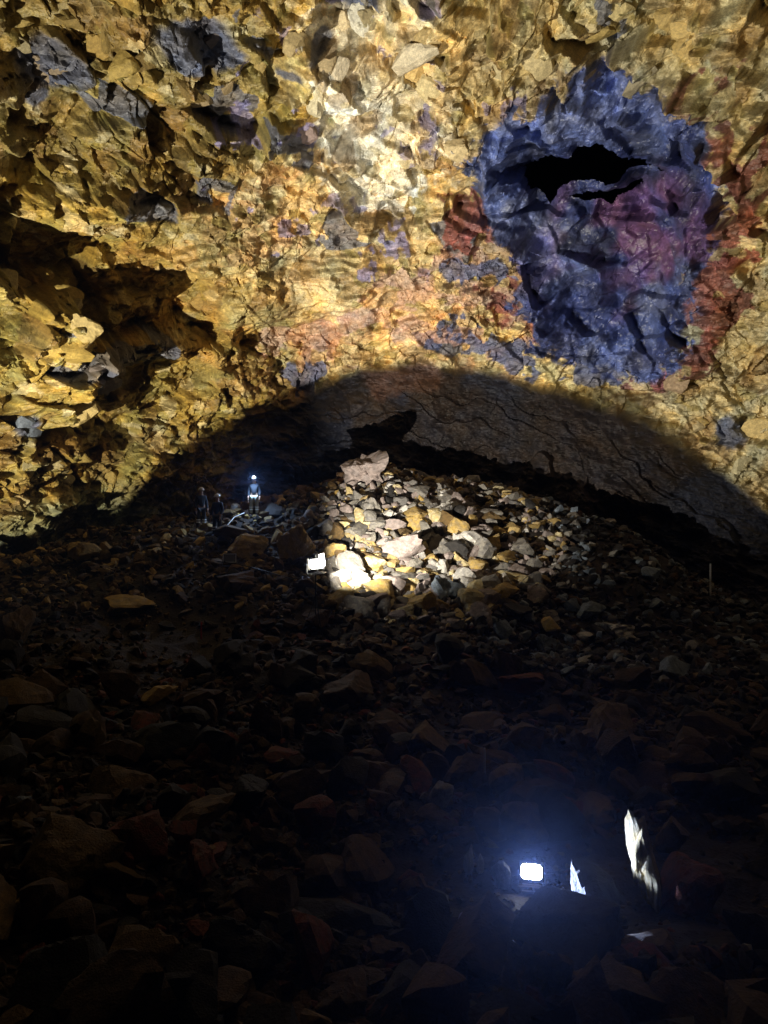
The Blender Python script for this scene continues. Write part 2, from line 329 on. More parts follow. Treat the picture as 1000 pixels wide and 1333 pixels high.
# grey lava
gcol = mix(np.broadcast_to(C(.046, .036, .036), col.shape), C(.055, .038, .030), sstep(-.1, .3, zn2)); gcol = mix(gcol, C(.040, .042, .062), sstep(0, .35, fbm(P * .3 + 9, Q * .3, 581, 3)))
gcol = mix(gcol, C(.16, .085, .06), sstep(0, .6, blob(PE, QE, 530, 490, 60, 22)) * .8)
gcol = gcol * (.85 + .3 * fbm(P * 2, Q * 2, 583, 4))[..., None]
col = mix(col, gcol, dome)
lg = sstep(0, .6, blob(PE, QE, 60, 690, 140, 50)); col = mix(col, C(.16, .17, .09), lg * .7)
fine = fbm(P * 5.5, Q * 5.5, 591, 3); col = col * (1 + .25 * nf + .22 * fine)[..., None] * (1 + fbm(P * 1.1, Q * 1.1, 593, 4)[..., None] * C(.16, -.06, -.45)); col = col * (1 - .45 * sstep(.05, .0, e2b) * sstep(-.1, .2, zn2))[..., None] if False else col

ny, nx = P.shape
idx = np.arange(ny * nx).reshape(ny, nx)
fc = np.stack((idx[:-1, :-1], idx[1:, :-1], idx[1:, 1:], idx[:-1, 1:]), -1)
keep = (hole_d[:-1, :-1] > -.04)
fc = fc[keep]
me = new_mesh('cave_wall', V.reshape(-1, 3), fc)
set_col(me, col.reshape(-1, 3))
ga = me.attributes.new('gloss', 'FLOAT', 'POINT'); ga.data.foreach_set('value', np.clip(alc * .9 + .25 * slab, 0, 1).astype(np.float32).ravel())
wall = tag(obj('cave_wall', me, 'wall_rock'), 'ochre and cream fractured rock wall of the cave', None, None, 'structure')
def wall_pt(px, py):
    p, q = to_wall(px, py); i = int(round((q - qq[0]) / STEP)); j = int(round((p - pp[0]) / STEP))
    return V[i, j], NRM[i, j], col[i, j]

# dark passage behind the opening
hp, hn, _ = wall_pt(762, 250)
hb, _ = wall_base(*[np.array(c) for c in to_wall(762, 245)])
bm = bmesh.new(); bmesh.ops.create_icosphere(bm, subdivisions=4, radius=1)
for v in bm.verts:
    d = v.co.copy(); n = fbm(np.array(d.x * 2 + d.z), np.array(d.y * 2 - d.z), 5, 3); v.co = d * (1 + .25 * float(n))
cdir = Vector(-hn)
bmesh.ops.delete(bm, geom=[v for v in bm.verts if v.co.normalized().dot(cdir) < -.86], context='VERTS')
for v in bm.verts: v.co = Vector(hb) + cdir * 12.2 + Vector((v.co.x * 9.5, v.co.y * 9.5, v.co.z * 9.5))
me = bpy.data.meshes.new('cave_passage'); bm.to_mesh(me); bm.free()
tag(obj('cave_passage', me, 'passage_rock'), 'black passage opening in the blue niche', None, None, 'structure')

# the rest of the hall, out of view: rough shell that closes it
bm = bmesh.new(); bmesh.ops.create_icosphere(bm, subdivisions=6, radius=1)
dead = []
for v in bm.verts:
    d = np.array(v.co); w = d / np.linalg.norm(d); a = math.acos(max(-1, min(1, float(w @ fwd)))); x, y = w @ rgt, w @ upv; r = math.hypot(x, y) + 1e-9
    p, q = a * RM * x / r, a * RM * y / r
    if abs(p) < 23 and -17 < q < 17: dead.append(v); continue
    n = float(fbm(np.array(p * .2), np.array(q * .2), 601, 3)); v.co = Vector(CEN + w * RAD * (1.035 + .03 * n))
bmesh.ops.delete(bm, geom=dead, context='VERTS')
me = bpy.data.meshes.new('cave_roof'); bm.to_mesh(me); bm.free()
tag(obj('cave_roof', me, 'shell_rock'), 'rough brown rock roof closing over the cave hall', None, None, 'structure')

# ------------------------------------------------------------------ ground: rubble mound
def see(px, py, d): return ((px - 500) / F * d, d, 6 - (py - 666.5) / F * d)
ctrl = [see(*c) for c in [(0, 1333, 8.5), (500, 1333, 8.5), (1000, 1333, 8.5), (0, 1100, 12.3), (300, 1100, 13), (692, 1160, 12.4), (1000, 1100, 13.2),
  (0, 900, 19), (300, 900, 20.5), (600, 900, 21), (1000, 930, 19.5), (0, 800, 26), (200, 800, 26.5), (411, 765, 28.3), (600, 830, 25.5), (800, 850, 25), (1000, 860, 25),
  (0, 752, 31), (100, 710, 33), (250, 668, 35.5), (330, 674, 33.5), (400, 665, 34.5), (440, 625, 37), (480, 612, 38), (600, 630, 38), (730, 662, 37.5), (850, 715, 36), (1000, 805, 33),
  (520, 720, 32), (650, 730, 32), (800, 775, 30)]]
ctrl += [(-15, 42, 3), (-8, 43, 4), (0, 44, 6.0), (8, 43, 4.6), (16, 40, 1.5), (22, 36, .5), (-26, 10, 2), (26, 10, 1), (-20, 25, 3.0), (-20, 17, 1.8), (-14, 18, 1.4), (22, 25, .5), (0, -8, 4.4), (0, 0, 4.2), (-10, 0, 4), (10, 0, 4), (-22, 34, 3), (-28, 20, 3), (28, 20, 1)]
ctrl = np.array(ctrl)
def tps(r2): return np.where(r2 > 1e-9, r2 * np.log(r2 + 1e-12) * .5, 0)
cxy = ctrl[:, :2]; n = len(ctrl)
K = tps(((cxy[:, None] - cxy[None]) ** 2).sum(-1)) + np.eye(n) * 1.0
Pm = np.c_[np.ones(n), cxy]; A = np.block([[K, Pm], [Pm.T, np.zeros((3, 3))]]); sol = np.linalg.solve(A, np.r_[ctrl[:, 2], 0, 0, 0])
key_z = None
# unseen rubble bank added to cast the arched wall shadow: height angle by bearing

def ground0(x, y):
    x = np.asarray(x, float); y = np.asarray(y, float); s = sol[n] + sol[n + 1] * x + sol[n + 2] * y
    for i in range(n): s = s + sol[i] * tps((x - cxy[i, 0]) ** 2 + (y - cxy[i, 1]) ** 2)
    return s
KEY_POS[2] = float(ground0(KEY_POS[0], KEY_POS[1])) + .55
_b = []
for c in [(2, 742), (60, 712), (120, 682), (200, 632), (260, 592), (310, 560), (350, 542), (400, 520), (470, 492), (545, 480), (640, 494), (745, 524), (830, 555), (905, 597), (995, 668)]:
    w_ = wall_pt(*c)[0] - KEY_POS; _b.append((math.degrees(math.atan2(w_[0], w_[1])), math.degrees(math.atan2(w_[2], math.hypot(w_[0], w_[1])))))
_b.sort(); SHADOW_BANK = ([-60] + [t[0] for t in _b] + [_b[-1][0] + 10, 110], [_b[0][1]] + [t[1] for t in _b] + [3, 3])
def ground(x, y):
    x = np.asarray(x, float); y = np.asarray(y, float)
    s = ground0(x, y) + fbm(x * .35, y * .35, 701, 4) * .55 + fbm(x * 1.6, y * 1.6, 711, 3) * .13
    dx, dy = x - KEY_POS[0], y - KEY_POS[1]; r = np.sqrt(dx * dx + dy * dy); az = np.degrees(np.arctan2(dx, dy))
    h = KEY_POS[2] + np.tan(np.radians(np.interp(az, *SHADOW_BANK))) * 5 - np.abs(r - 5) * .75 + fbm(x * 1.6, y * 1.6, 721, 3) * .16  # added bank: its crest follows the wanted shadow edge
    s = np.where((np.abs(r - 5) < 3.2) & (az > -60) & (az < 110), np.maximum(s * 1.0, h), s)
    pit = sstep(3.2, 2.0, r); s = s * (1 - pit) + (KEY_POS[2] - .55) * pit
    return s
GS = .16
gx = np.arange(-28, 28, GS); gy = np.arange(-8, 46, GS)
GX, GY = np.meshgrid(gx, gy); GZ = ground(GX, GY)
gi = np.arange(GX.size).reshape(GX.shape)
fc = np.stack((gi[:-1, :-1], gi[:-1, 1:], gi[1:, 1:], gi[1:, :-1]), -1).reshape(-1, 4)
me = new_mesh('ground', np.stack((GX, GY, GZ), -1).reshape(-1, 3), fc)
tag(obj('ground', me, 'ground_gravel'), 'dark gravelly ground of the rubble mound', None, None, 'structure')
def gz_at(x, y):
    i = min(max((y - gy[0]) / GS, 0), len(gy) - 2); j = min(max((x - gx[0]) / GS, 0), len(gx) - 2)
    a, b_ = int(i), int(j); fi, fj = i - a, j - b_
    return float(GZ[a, b_] * (1 - fi) * (1 - fj) + GZ[a + 1, b_] * fi * (1 - fj) + GZ[a, b_ + 1] * (1 - fi) * fj + GZ[a + 1, b_ + 1] * fi * fj)
def on_ground(px, py):
    dx, dz = (px - 500) / F, -(py - 666.5) / F; t = 6.5
    while t < 45:
        if gz_at(dx * t, t) >= 6 + dz * t: break
        t += .04
    return np.array((dx * t, t, gz_at(dx * t, t)))
def project(p): return 500 + F * p[0] / p[1], 666.5 - F * (p[2] - 6) / p[1]

# ------------------------------------------------------------------ rock shapes
def chisel(seed, sub, planes=15, lo=.62, rough_=.05, name='rock'):
    g = np.random.default_rng(seed)
    bm = bmesh.new(); bmesh.ops.create_icosphere(bm, subdivisions=sub, radius=1)
    v = np.array([x.co[:] for x in bm.verts]); f = np.array([[w.index for w in x.verts] for x in bm.faces]); bm.free()
    nrm = g.normal(size=(planes, 3)); nrm /= np.linalg.norm(nrm, axis=1, keepdims=True); d = g.uniform(lo, 1.0, planes)
    dots = v @ nrm.T; rr = np.where(dots > .05, d / np.maximum(dots, .05), 9).min(1); rr = np.minimum(rr, 1.65)
    a, b_ = v[:, 0] * 1.7 + v[:, 2] * .9 + seed, v[:, 1] * 1.7 - v[:, 2] * 1.1
    rr = rr * (1 + rough_ * fbm(a * 1.5, b_ * 1.5, seed + 3, 4) * 2)
    v = v * rr[:, None]
    lo_, hi_ = v.min(0), v.max(0); v = (v - (lo_ + hi_) / 2) / ((hi_ - lo_).max() / 2)
    return v, f
BIGV = [new_mesh('rock_shape', *chisel(900 + i, 4, 11 + i % 5, .48, .07)) for i in range(10)]
MIDV = [new_mesh('rock_shape', *chisel(950 + i, 3, 9 + i % 5, .40, .045)) for i in range(16)]
def shard(seed):
    gg = np.random.default_rng(seed); bm = bmesh.new()
    pts = gg.normal(size=(13, 3)); pts /= np.linalg.norm(pts, axis=1, keepdims=True); pts *= gg.uniform(.7, 1.0, (13, 1))
    for p_ in pts: bm.verts.new(p_)
    r = bmesh.ops.convex_hull(bm, input=bm.verts); bmesh.ops.delete(bm, geom=[e for e in r['geom_interior'] if isinstance(e, bmesh.types.BMVert)], context='VERTS')
    bm.verts.index_update(); v = np.array([x.co[:] for x in bm.verts]); f = np.array([[w.index for w in x.verts] for x in bm.faces]); bm.free()
    return v, f
SMALL = [shard(1000 + i) for i in range(40)]
MEDR = [chisel(1100 + i, 2, 9 + i % 4, .42, .07) for i in range(24)]

# hero rocks: photo survey (x, y of the middle, width, height), colour, name used by neighbours, label
HERO = [
 (480, 612, 62, 54, 'pinkgrey', 'big pinkish crest block', 'big pinkish grey block crowning the crest of the lit rubble'),
 (455, 737, 40, 46, 'grey', 'brightest pale boulder', 'brightest pale boulder right beside the warm floodlight'),
 (499, 756, 38, 30, 'cream', 'yellow boulder below the pale one', 'yellowish boulder with a flat lit top below the brightest pale boulder'),
 (522, 718, 54, 38, 'pinkgrey', 'rounded mauve-grey boulder', 'large rounded mauve grey boulder in the middle of the lit rubble'),
 (568, 711, 38, 40, 'grey', 'upright grey-brown boulder', 'upright rounded grey brown boulder right of the mauve one'),
 (622, 742, 42, 26, 'ochre', 'lone tan boulder', 'lone tan boulder at the dark edge of the lit rubble'),
 (583, 768, 42, 38, 'slate', 'crumpled blue-grey rock', 'crumpled blue grey rock among yellow stones'),
 (574, 791, 26, 20, 'ochre', 'yellow stone under the blue-grey rock', 'small rounded yellow stone under the crumpled blue grey rock'),
 (539, 765, 26, 24, 'cream', 'lower yellow stone', 'yellow stone left of the crumpled blue grey rock'),
 (528, 798, 24, 20, 'cream', 'lowest yellow stone', 'lowest bright yellow stone of the lit rubble'),
 (549, 748, 30, 16, 'cream', 'flat cream stone', 'flat cream stone above the yellow stones'),
 (538, 685, 34, 24, 'ochre', 'tan boulder above the mauve one', 'tan boulder just above the rounded mauve grey boulder'),
 (679, 713, 46, 38, 'grey', 'grey-brown boulder in half shade', 'grey brown boulder in half shade right of the lit rubble'),
 (615, 684, 24, 26, 'ochre', 'ochre stone in half shade', 'ochre stone catching light in the half shade'),
 (663, 672, 16, 16, 'ochre', 'small ochre stone in the dark', 'small ochre stone alone in the dark upper rubble'),
 (448, 686, 24, 18, 'cream', 'cream stone at the beam edge', 'cream stone on the sharp left edge of the light beam'),
 (450, 702, 22, 16, 'cream', 'second cream stone at the beam edge', 'second cream stone down the sharp left edge of the light beam'),
 (478, 708, 34, 20, 'cream', 'wide cream stone', 'wide cream stone above the brightest pale boulder'),
 (718, 813, 38, 28, 'ochre', 'bright ochre boulder in the dark', 'bright ochre boulder standing out of the dark lower slope'),
 (771, 797, 38, 34, 'slate', 'dim blue-grey boulder', 'dim blue grey boulder beside the pale jagged slab'),
 (802, 823, 48, 26, 'pale', 'pale jagged slab', 'pale jagged slab like a torn sheet on the dark slope'),
 (762, 831, 34, 14, 'pale', 'thin pale slab', 'thin pale slab between the ochre boulder and the jagged slab'),
 (712, 838, 28, 26, 'slate', 'pale blue jagged rock', 'pale blue jagged rock under the bright ochre boulder'),
 (763, 861, 22, 12, 'pale', 'small pale flake', 'small pale flake below the thin pale slab'),
 (664, 796, 18, 16, 'slate', 'pale blue chip', 'pale blue chip left of the bright ochre boulder'),
 (850, 748, 24, 20, 'slate', 'grey rock in the dark', 'dim grey rock in the dark upper slope right'),
 (856, 787, 22, 16, 'slate', 'lower grey rock in the dark', 'dim grey stone below another in the dark right slope'),
 (108, 718, 46, 42, 'ochre', 'ochre block on the crest', 'ochre block standing on the mound crest by the black shadow'),
 (168, 787, 60, 22, 'ochre', 'flat brown boulder', 'flat brown boulder on the left slope above the trail'),
 (10, 822, 44, 60, 'umber', 'tall brown boulder', 'tall brown boulder cut by the picture edge on the left slope'),
 (203, 908, 52, 30, 'ochre', 'warm brown boulder', 'warm brown boulder on bare ground below the trail'),
 (322, 712, 66, 40, 'ochre', 'olive-yellow boulder', 'broad olive yellow boulder below the person with the headlamp'),
 (300, 694, 60, 34, 'umber', 'dark brown boulder by the helmets', 'dark brown boulder between the dark figures and the yellow boulder'),
 (385, 712, 46, 56, 'ochre', 'pointed ochre boulder', 'pointed ochre boulder left of the warm floodlight'),
 (360, 700, 24, 30, 'ochre', 'small peaked ochre rock', 'small peaked ochre rock between the two yellow boulders'),
 (305, 758, 70, 36, 'brown', 'dark round boulder', 'dark round boulder under the small white framed lamp'),
 (352, 664, 34, 26, 'dark', 'dark boulder behind the person', 'dark boulder just right of the headlamp wearer'),
 (305, 664, 22, 16, 'pale', 'white stone by the person', 'white stone lit blue at the headlamp wearer'),
 (345, 940, 46, 66, 'brown', 'upright brown rock', 'upright brown rock in the middle of the dark slope'),
 (452, 903, 70, 40, 'brown', 'broad dark boulder', 'broad dark brown boulder on the slope below the warm floodlight'),
 (286, 968, 44, 36, 'brown', 'dull olive rock', 'dull olive brown rock left of a reddish stone'),
 (366, 990, 42, 24, 'red', 'reddish stone', 'reddish flat stone on the dark middle slope'),
 (320, 1040, 76, 80, 'dark', 'large black boulder', 'large nearly black boulder under the reddish stone'),
 (80, 1138, 132, 96, 'umber', 'huge rounded boulder', 'huge rounded brown boulder in the dark lower left'),
 (36, 1182, 62, 34, 'ochre', 'flat tan slab', 'flat tan slab leaning on the huge rounded boulder'),
 (238, 1092, 44, 60, 'red', 'red pointed rock', 'red pointed rock standing in the dark lower left'),
 (262, 1132, 56, 60, 'red', 'dark red boulder', 'dark red boulder behind the red pointed rock'),
 (296, 1186, 34, 24, 'umber', 'tan stone', 'tan stone on top of a dark heap at the bottom'),
 (310, 1235, 110, 80, 'dark', 'dark heap boulder', 'very dark boulder with a tan stone resting on it'),
 (22, 1050, 42, 28, 'slate', 'pale grey block', 'pale grey block at the left picture edge'),
 (660, 872, 42, 44, 'brown', 'pointed brown rock', 'pointed brown rock on the slope left of the dark hollow'),
 (812, 1026, 46, 50, 'umber', 'tilted brown slab', 'tilted brown slab above the ragged lit rock'),
 (856, 985, 42, 26, 'umber', 'ochre rock', 'ochre rock up the slope from the tilted brown slab'),
 (838, 1086, 46, 56, 'cream', 'lit ragged rock', 'ragged pale rock lit white from the near floodlight, topping a reddish boulder'),
 (852, 1142, 22, 74, 'cream', 'lit sliver', 'narrow lit sliver of rock under the ragged pale one'),
 (880, 1096, 56, 78, 'umber', 'amber boulder', 'amber boulder behind the ragged white lit rock'),
 (895, 1172, 92, 120, 'red', 'tall dark red boulder', 'tall dark red boulder right of the near floodlight'),
 (745, 1226, 160, 90, 'dark', 'big smooth boulder', 'big smooth dark boulder just below the near floodlight'),
 (622, 1205, 52, 34, 'pinkgrey', 'pinkish slab', 'pinkish slab lower left of the near floodlight'),
 (706, 1286, 110, 96, 'umber', 'knobbly brown boulder', 'large knobbly brown boulder at the bottom edge'),
 (800, 1310, 110, 66, 'umber', 'low brown boulder', 'low brown boulder at the bottom beside the knobbly one'),
 (972, 1250, 30, 34, 'pale', 'pale sliver', 'pale tilted sliver of stone in the dark lower right'),
 (610, 1120, 13, 38, 'pale', 'white lit shard', 'thin upright shard lit white left of the near floodlight'),
 (625, 1117, 10, 14, 'pale', 'tiny lit chip', 'tiny white lit chip beside the thin upright shard'),
 (652, 1128, 26, 16, 'grey', 'lit ridge stone', 'low stone with a lit edge between shard and near floodlight'),
 (770, 1150, 13, 16, 'pale', 'small white chip', 'small white chip right of the near floodlight'),
 (784, 1172, 96, 60, 'dark', 'low black boulder', 'low black boulder added to shade the ground right of the near floodlight'),  # added boulder, blocks low rays of the near lamp
 (535, 1146, 32, 26, 'red', 'round red stone', 'round red stone in the dark left of the near floodlight'),
 (545, 1270, 46, 50, 'brown', 'brown rock at the bottom', 'brown rock at the bottom between pebbles and knobbly boulder'),
 (445, 1310, 70, 50, 'brown', 'warm brown rock at the bottom', 'warm brown rock cut by the bottom edge in the middle'),
 (488, 1262, 28, 22, 'umber', 'orange stone', 'small orange stone above the warm brown bottom rock'),
 (455, 1255, 22, 26, 'umber', 'upright orange stone', 'small upright orange stone left of another at the bottom'),
 (930, 1175, 40, 34, 'brown', 'olive rock', 'olive rock at the right beyond the tall dark red boulder'),
 (860, 1225, 40, 34, 'umber', 'tan rock', 'tan rock below the tall dark red boulder'),
 (440, 1118, 60, 40, 'dark', 'dull grey boulder', 'dull grey boulder in the dark centre of the foreground'),
 (405, 1165, 44, 36, 'dark', 'dim mauve rock', 'dim mauve rock below the dull grey boulder'),
 (570, 1040, 44, 50, 'grey', 'rock with a lit rim', 'grey rock with a thin lit rim up from the near floodlight'),
 (410, 805, 40, 44, 'brown', 'brown slab', 'narrow brown slab below the warm floodlight'),
 (75, 1290, 130, 90, 'dark', 'black corner boulder', 'nearly black boulder in the lower left corner'),
]
RAGV = [new_mesh('rock_shape', *chisel(980 + i, 4, 9, .45, .22)) for i in range(4)]
RAG = ('lit ragged rock', 'crumpled blue-grey rock', 'pale jagged slab', 'pale blue jagged rock', 'white lit shard', 'big pinkish crest block', 'knobbly brown boulder')
HEROES = []
DEPTH = {'lit ragged rock': 11.9, 'lit sliver': 11.7, 'olive rock': 13.6, 'low black boulder': 11.2, 'tan rock': 11.0, 'white lit shard': 12.7, 'tiny lit chip': 12.75, 'small white chip': 12.2, 'lit ridge stone': 12.3, 'tall dark red boulder': 11.6}
def place_rock(me, center, half, mat, rz, tilt=(0, 0)):
    o = obj('boulder', me, mat); o.location = center; o.scale = half; o.rotation_euler = (tilt[0], tilt[1], rz)
    return o
for k, (px, py, w, h, c, short, label) in enumerate(HERO):
    if short in DEPTH: depth = DEPTH[short]
    else: depth = on_ground(px, min(py + h * .32, 1400))[1]
    hw = w * depth / F * .5; X = (px - 500) / F * depth
    ztop = 6 - (py - h * .5 - 666.5) / F * depth; zbot = min(6 - (py + h * .5 - 666.5) / F * depth, gz_at(X, depth + hw * .35) - .05)
    hh = (ztop - zbot) / 2
    m = RAGV[k % 4] if short in RAG else BIGV[k % len(BIGV)] if w * h > 1600 else MIDV[k % len(MIDV)]
    tl = .2 if w < 1.6 * h else .08
    o = place_rock(m, (X, depth + hw * .35, (ztop + zbot) / 2), (hw * 1.12, hw * 1.1, hh * 1.1), c + '_rock', 0, (random.uniform(-tl, tl), random.uniform(-tl, tl)))
    o.rotation_euler.z = random.choice((0, math.pi)) + random.uniform(-.3, .3)
    tag(o, label, 'rock', 'boulders of the rubble mound')
    HEROES.append((px, py, short, w, h))

# ------------------------------------------------------------------ loose rubble: the larger stones one by one, the rest as a mass
cand = []
g = np.random.default_rng(42)
N_ALL = 24000
tries = 0
while len(cand) < N_ALL and tries < 300000:
    tries += 1
    y = 7 + 36 * g.random() ** 1.0; x = (g.random() * 2 - 1) * (.56 * y + 1.5)
    if len(cand) % 9 == 0: y = g.uniform(26, 39.5); x = g.uniform(-4.5, 8.5)
    z = gz_at(x, y)
    px, py = project((x, y, z))
    if py > 1380: continue
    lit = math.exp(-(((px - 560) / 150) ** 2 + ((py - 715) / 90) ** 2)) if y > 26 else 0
    trail = math.exp(-(((px - 210) / 130) ** 2 + ((py - 835) / 45) ** 2))
    s = .075 * (1 - g.random()) ** -.55                        # heavy tailed sizes
    s *= .55 + .02 * y + .75 * lit
    s = min(s, .65)
    if trail * .9 > g.random() and s > .08: continue
    if math.hypot(x - 2.39, y - 12.3) < 1.6 and s > .09 or math.hypot(x - 2.3, y - 11.2) < 1.3 and s > .08 or math.hypot(x + 2.3, y - 26.3) < .7: continue
    if 770 < px < 1010 and 1090 < py < 1240 and s > .07: continue
    cand.append((x, y, z, s, px, py, lit))
# how large each shows
shown = []
for i, (x, y, z, s, px, py, lit) in enumerate(cand):
    inside = -5 < px < 1005 and 580 < py < 1335 and y < 39.5
    shown.append(s / y * (1.0 + lit) if inside else 0)
order = np.argsort(-np.array(shown))
hero_c = [(hx_, hy_) for hx_, hy_, *_ in HEROES]
single = []
for i in order:
    x, y, z, s, px, py, lit = cand[i]
    if any(abs(px - a) < w * .5 and abs(py - b_) < hgt * .5 for a, b_, sh, w, hgt in HEROES): continue
    single.append(i)
    if len(single) >= 235: break
singles = set(single)
CW = {'ochre': 'ochre', 'cream': 'cream', 'brown': 'brown', 'grey': 'grey', 'slate': 'blue-grey', 'red': 'rust-red', 'pinkgrey': 'mauve-grey', 'dark': 'blackish', 'umber': 'umber', 'pale': 'pale'}
seen_labels = set()
def where(px, py):
    best = sorted(HEROES, key=lambda t: math.hypot(t[0] - px, t[1] - py))[:4]
    out = []
    for a, b_, sh, w, h in best:
        dx, dy = px - a, py - b_
        if abs(dx) > 2.2 * abs(dy): d = 'right of' if dx > 0 else 'left of'
        elif abs(dy) > 2.2 * abs(dx): d = 'below' if dy > 0 else 'above'
        else: d = ('lower ' if dy > 0 else 'upper ') + ('right of' if dx > 0 else 'left of')
        dist = math.hypot(dx, dy) - (w + h) / 4
        out.append((('just ' if dist < 14 else '' if dist < 45 else 'well ') + d, sh))
    return out
def pick_col(px, py, y, lit):  # light put into the stone colours: paler where lit, darker elsewhere
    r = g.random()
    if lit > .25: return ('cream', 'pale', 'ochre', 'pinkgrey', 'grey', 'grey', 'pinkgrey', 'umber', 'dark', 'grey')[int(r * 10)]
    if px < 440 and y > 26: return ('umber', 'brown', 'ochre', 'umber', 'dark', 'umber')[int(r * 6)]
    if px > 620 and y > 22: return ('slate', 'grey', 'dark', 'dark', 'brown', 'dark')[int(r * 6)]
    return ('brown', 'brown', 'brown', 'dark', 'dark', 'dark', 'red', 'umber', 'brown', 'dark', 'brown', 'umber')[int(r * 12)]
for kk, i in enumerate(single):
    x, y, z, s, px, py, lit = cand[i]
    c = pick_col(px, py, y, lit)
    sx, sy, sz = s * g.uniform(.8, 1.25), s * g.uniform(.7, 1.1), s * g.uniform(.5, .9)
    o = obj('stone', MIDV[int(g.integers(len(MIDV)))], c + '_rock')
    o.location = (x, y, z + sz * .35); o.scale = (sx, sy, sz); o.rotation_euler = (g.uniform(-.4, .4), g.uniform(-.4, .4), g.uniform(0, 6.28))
    size = 'fist-like' if s * F / y < 7 else 'small' if s * F / y < 11 else 'medium' if s * F / y < 17 else 'large'
    size = {'fist-like': 'little', 'small': 'small', 'medium': 'mid-sized', 'large': 'large'}[size]
    form = 'flat' if sz / sx < .5 else 'blocky' if sz / sx > .85 else 'angular'
    lab = None
    for d, sh in where(px, py):
        t = f'{size} {form} {CW[c]} stone {d} the {sh}'
        if t not in seen_labels and len(t.split()) <= 16: lab = t; break
    if lab is None: lab = t
    seen_labels.add(lab)
    tag(o, lab, 'stone', 'loose stones of the rubble mound')
vv, ff, cc = [], [], []; off = 0
for i, (x, y, z, s, px, py, lit) in enumerate(cand):
    if i in singles: continue
    s = min(s, .17 + .0035 * y + .12 * lit) if shown[i] > 0 else s
    v, f = (MEDR if s * F / y > 8.5 and shown[i] > 0 else SMALL)[int(g.integers(24))]
    sc = s * np.array((g.uniform(.7, 1.3), g.uniform(.7, 1.3), g.uniform(.45, .95)))
    M = np.array(Matrix.Rotation(g.uniform(0, 6.28), 3, 'Z') @ Matrix.Rotation(g.uniform(-.6, .6), 3, 'X') @ Matrix.Rotation(g.uniform(-.6, .6), 3, 'Y'))
    vv.append((v * sc) @ M.T + (x, y, z + sc[2] * .45)); ff.append(f + off); off += len(v)
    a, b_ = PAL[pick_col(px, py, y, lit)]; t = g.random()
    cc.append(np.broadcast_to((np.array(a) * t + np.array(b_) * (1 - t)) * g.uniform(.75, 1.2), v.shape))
me = new_mesh('rubble', np.concatenate(vv), np.concatenate(ff)); set_col(me, np.concatenate(cc))
tag(obj('rubble', me, 'rubble_rock'), 'small broken stones covering the whole mound', None, None, 'stuff')

# ------------------------------------------------------------------ loose blocks sitting out of the wall (parts of the wall)
blocks = [(152, 350, 28, 22, 'cream'), (20, 552, 44, 34, 'slate'), (60, 600, 60, 44, 'cream'), (120, 490, 44, 38, 'grey'), (60, 440, 60, 50, 'ochre'), (25, 470, 50, 34, 'ochre'), (90, 520, 46, 50, 'ochre'),
  (40, 380, 40, 24, 'ochre'), (20, 350, 34, 22, 'cream'), (75, 405, 44, 30, 'ochre'), (15, 610, 40, 36, 'cream'), (115, 545, 40, 40, 'ochre'), (30, 510, 40, 24, 'ochre'), (100, 455, 40, 34, 'ochre'),
  (415, 130, 44, 40, 'cream'), (395, 175, 40, 34, 'ochre'), (640, 85, 70, 60, 'cream'), (700, 70, 60, 50, 'cream'), (560, 110, 60, 50, 'cream'), (600, 190, 40, 36, 'cream'), (540, 60, 60, 50, 'pale'),
  (340, 90, 40, 40, 'ochre'), (260, 130, 40, 36, 'ochre'), (200, 90, 44, 36, 'ochre'), (380, 40, 40, 30, 'ochre'), (130, 60, 36, 34, 'ochre'), (30, 45, 50, 40, 'ochre'), (470, 40, 36, 40, 'pale'),
  (880, 500, 36, 26, 'cream'), (930, 600, 30, 24, 'cream'), (970, 610, 40, 30, 'cream'), (985, 560, 40, 40, 'ochre'), (900, 555, 30, 22, 'cream'), (270, 400, 44, 30, 'ochre'), (265, 440, 44, 28, 'ochre'), (200, 345, 20, 14, 'ochre'), (230, 360, 24, 14, 'cream'), (255, 362, 34, 16, 'ochre')]
for k in range(60):
    r = g.random()
    if r < .5: blocks.append((g.uniform(0, 160), g.uniform(330, 640), g.uniform(18, 40), g.uniform(14, 30), ('ochre', 'cream', 'ochre', 'brown')[int(g.random() * 4)]))
    else: blocks.append((g.uniform(0, 900), g.uniform(-20, 110), g.uniform(22, 52), g.uniform(18, 44), ('ochre', 'cream', 'ochre', 'brown')[int(g.random() * 4)]))
for k, (px, py, w, h, c) in enumerate(blocks):
    a, nn, _ = wall_pt(px, py); dep = a[1]; hw, hh = w * dep / F * .5, h * dep / F * .5
    o = obj('rock_block', MIDV[k % len(MIDV)], 'block_rock', wall); cl = _ * .6 + np.array(PAL[c if c != 'brown' else 'umber'][0]) * .4; o.color = (*[float(t) for t in np.clip(cl, .02, .7)], 1)
    o.location = Vector(a) - Vector(nn) * min(hw, hh) * .35
    o.rotation_euler = Vector(nn).to_track_quat('Y', 'Z').to_euler(); o.scale = (hw * 1.1, min(hw, hh) * .9, hh * 1.1)
    o.rotation_euler.rotate_axis('Y', g.uniform(-.6, .6))

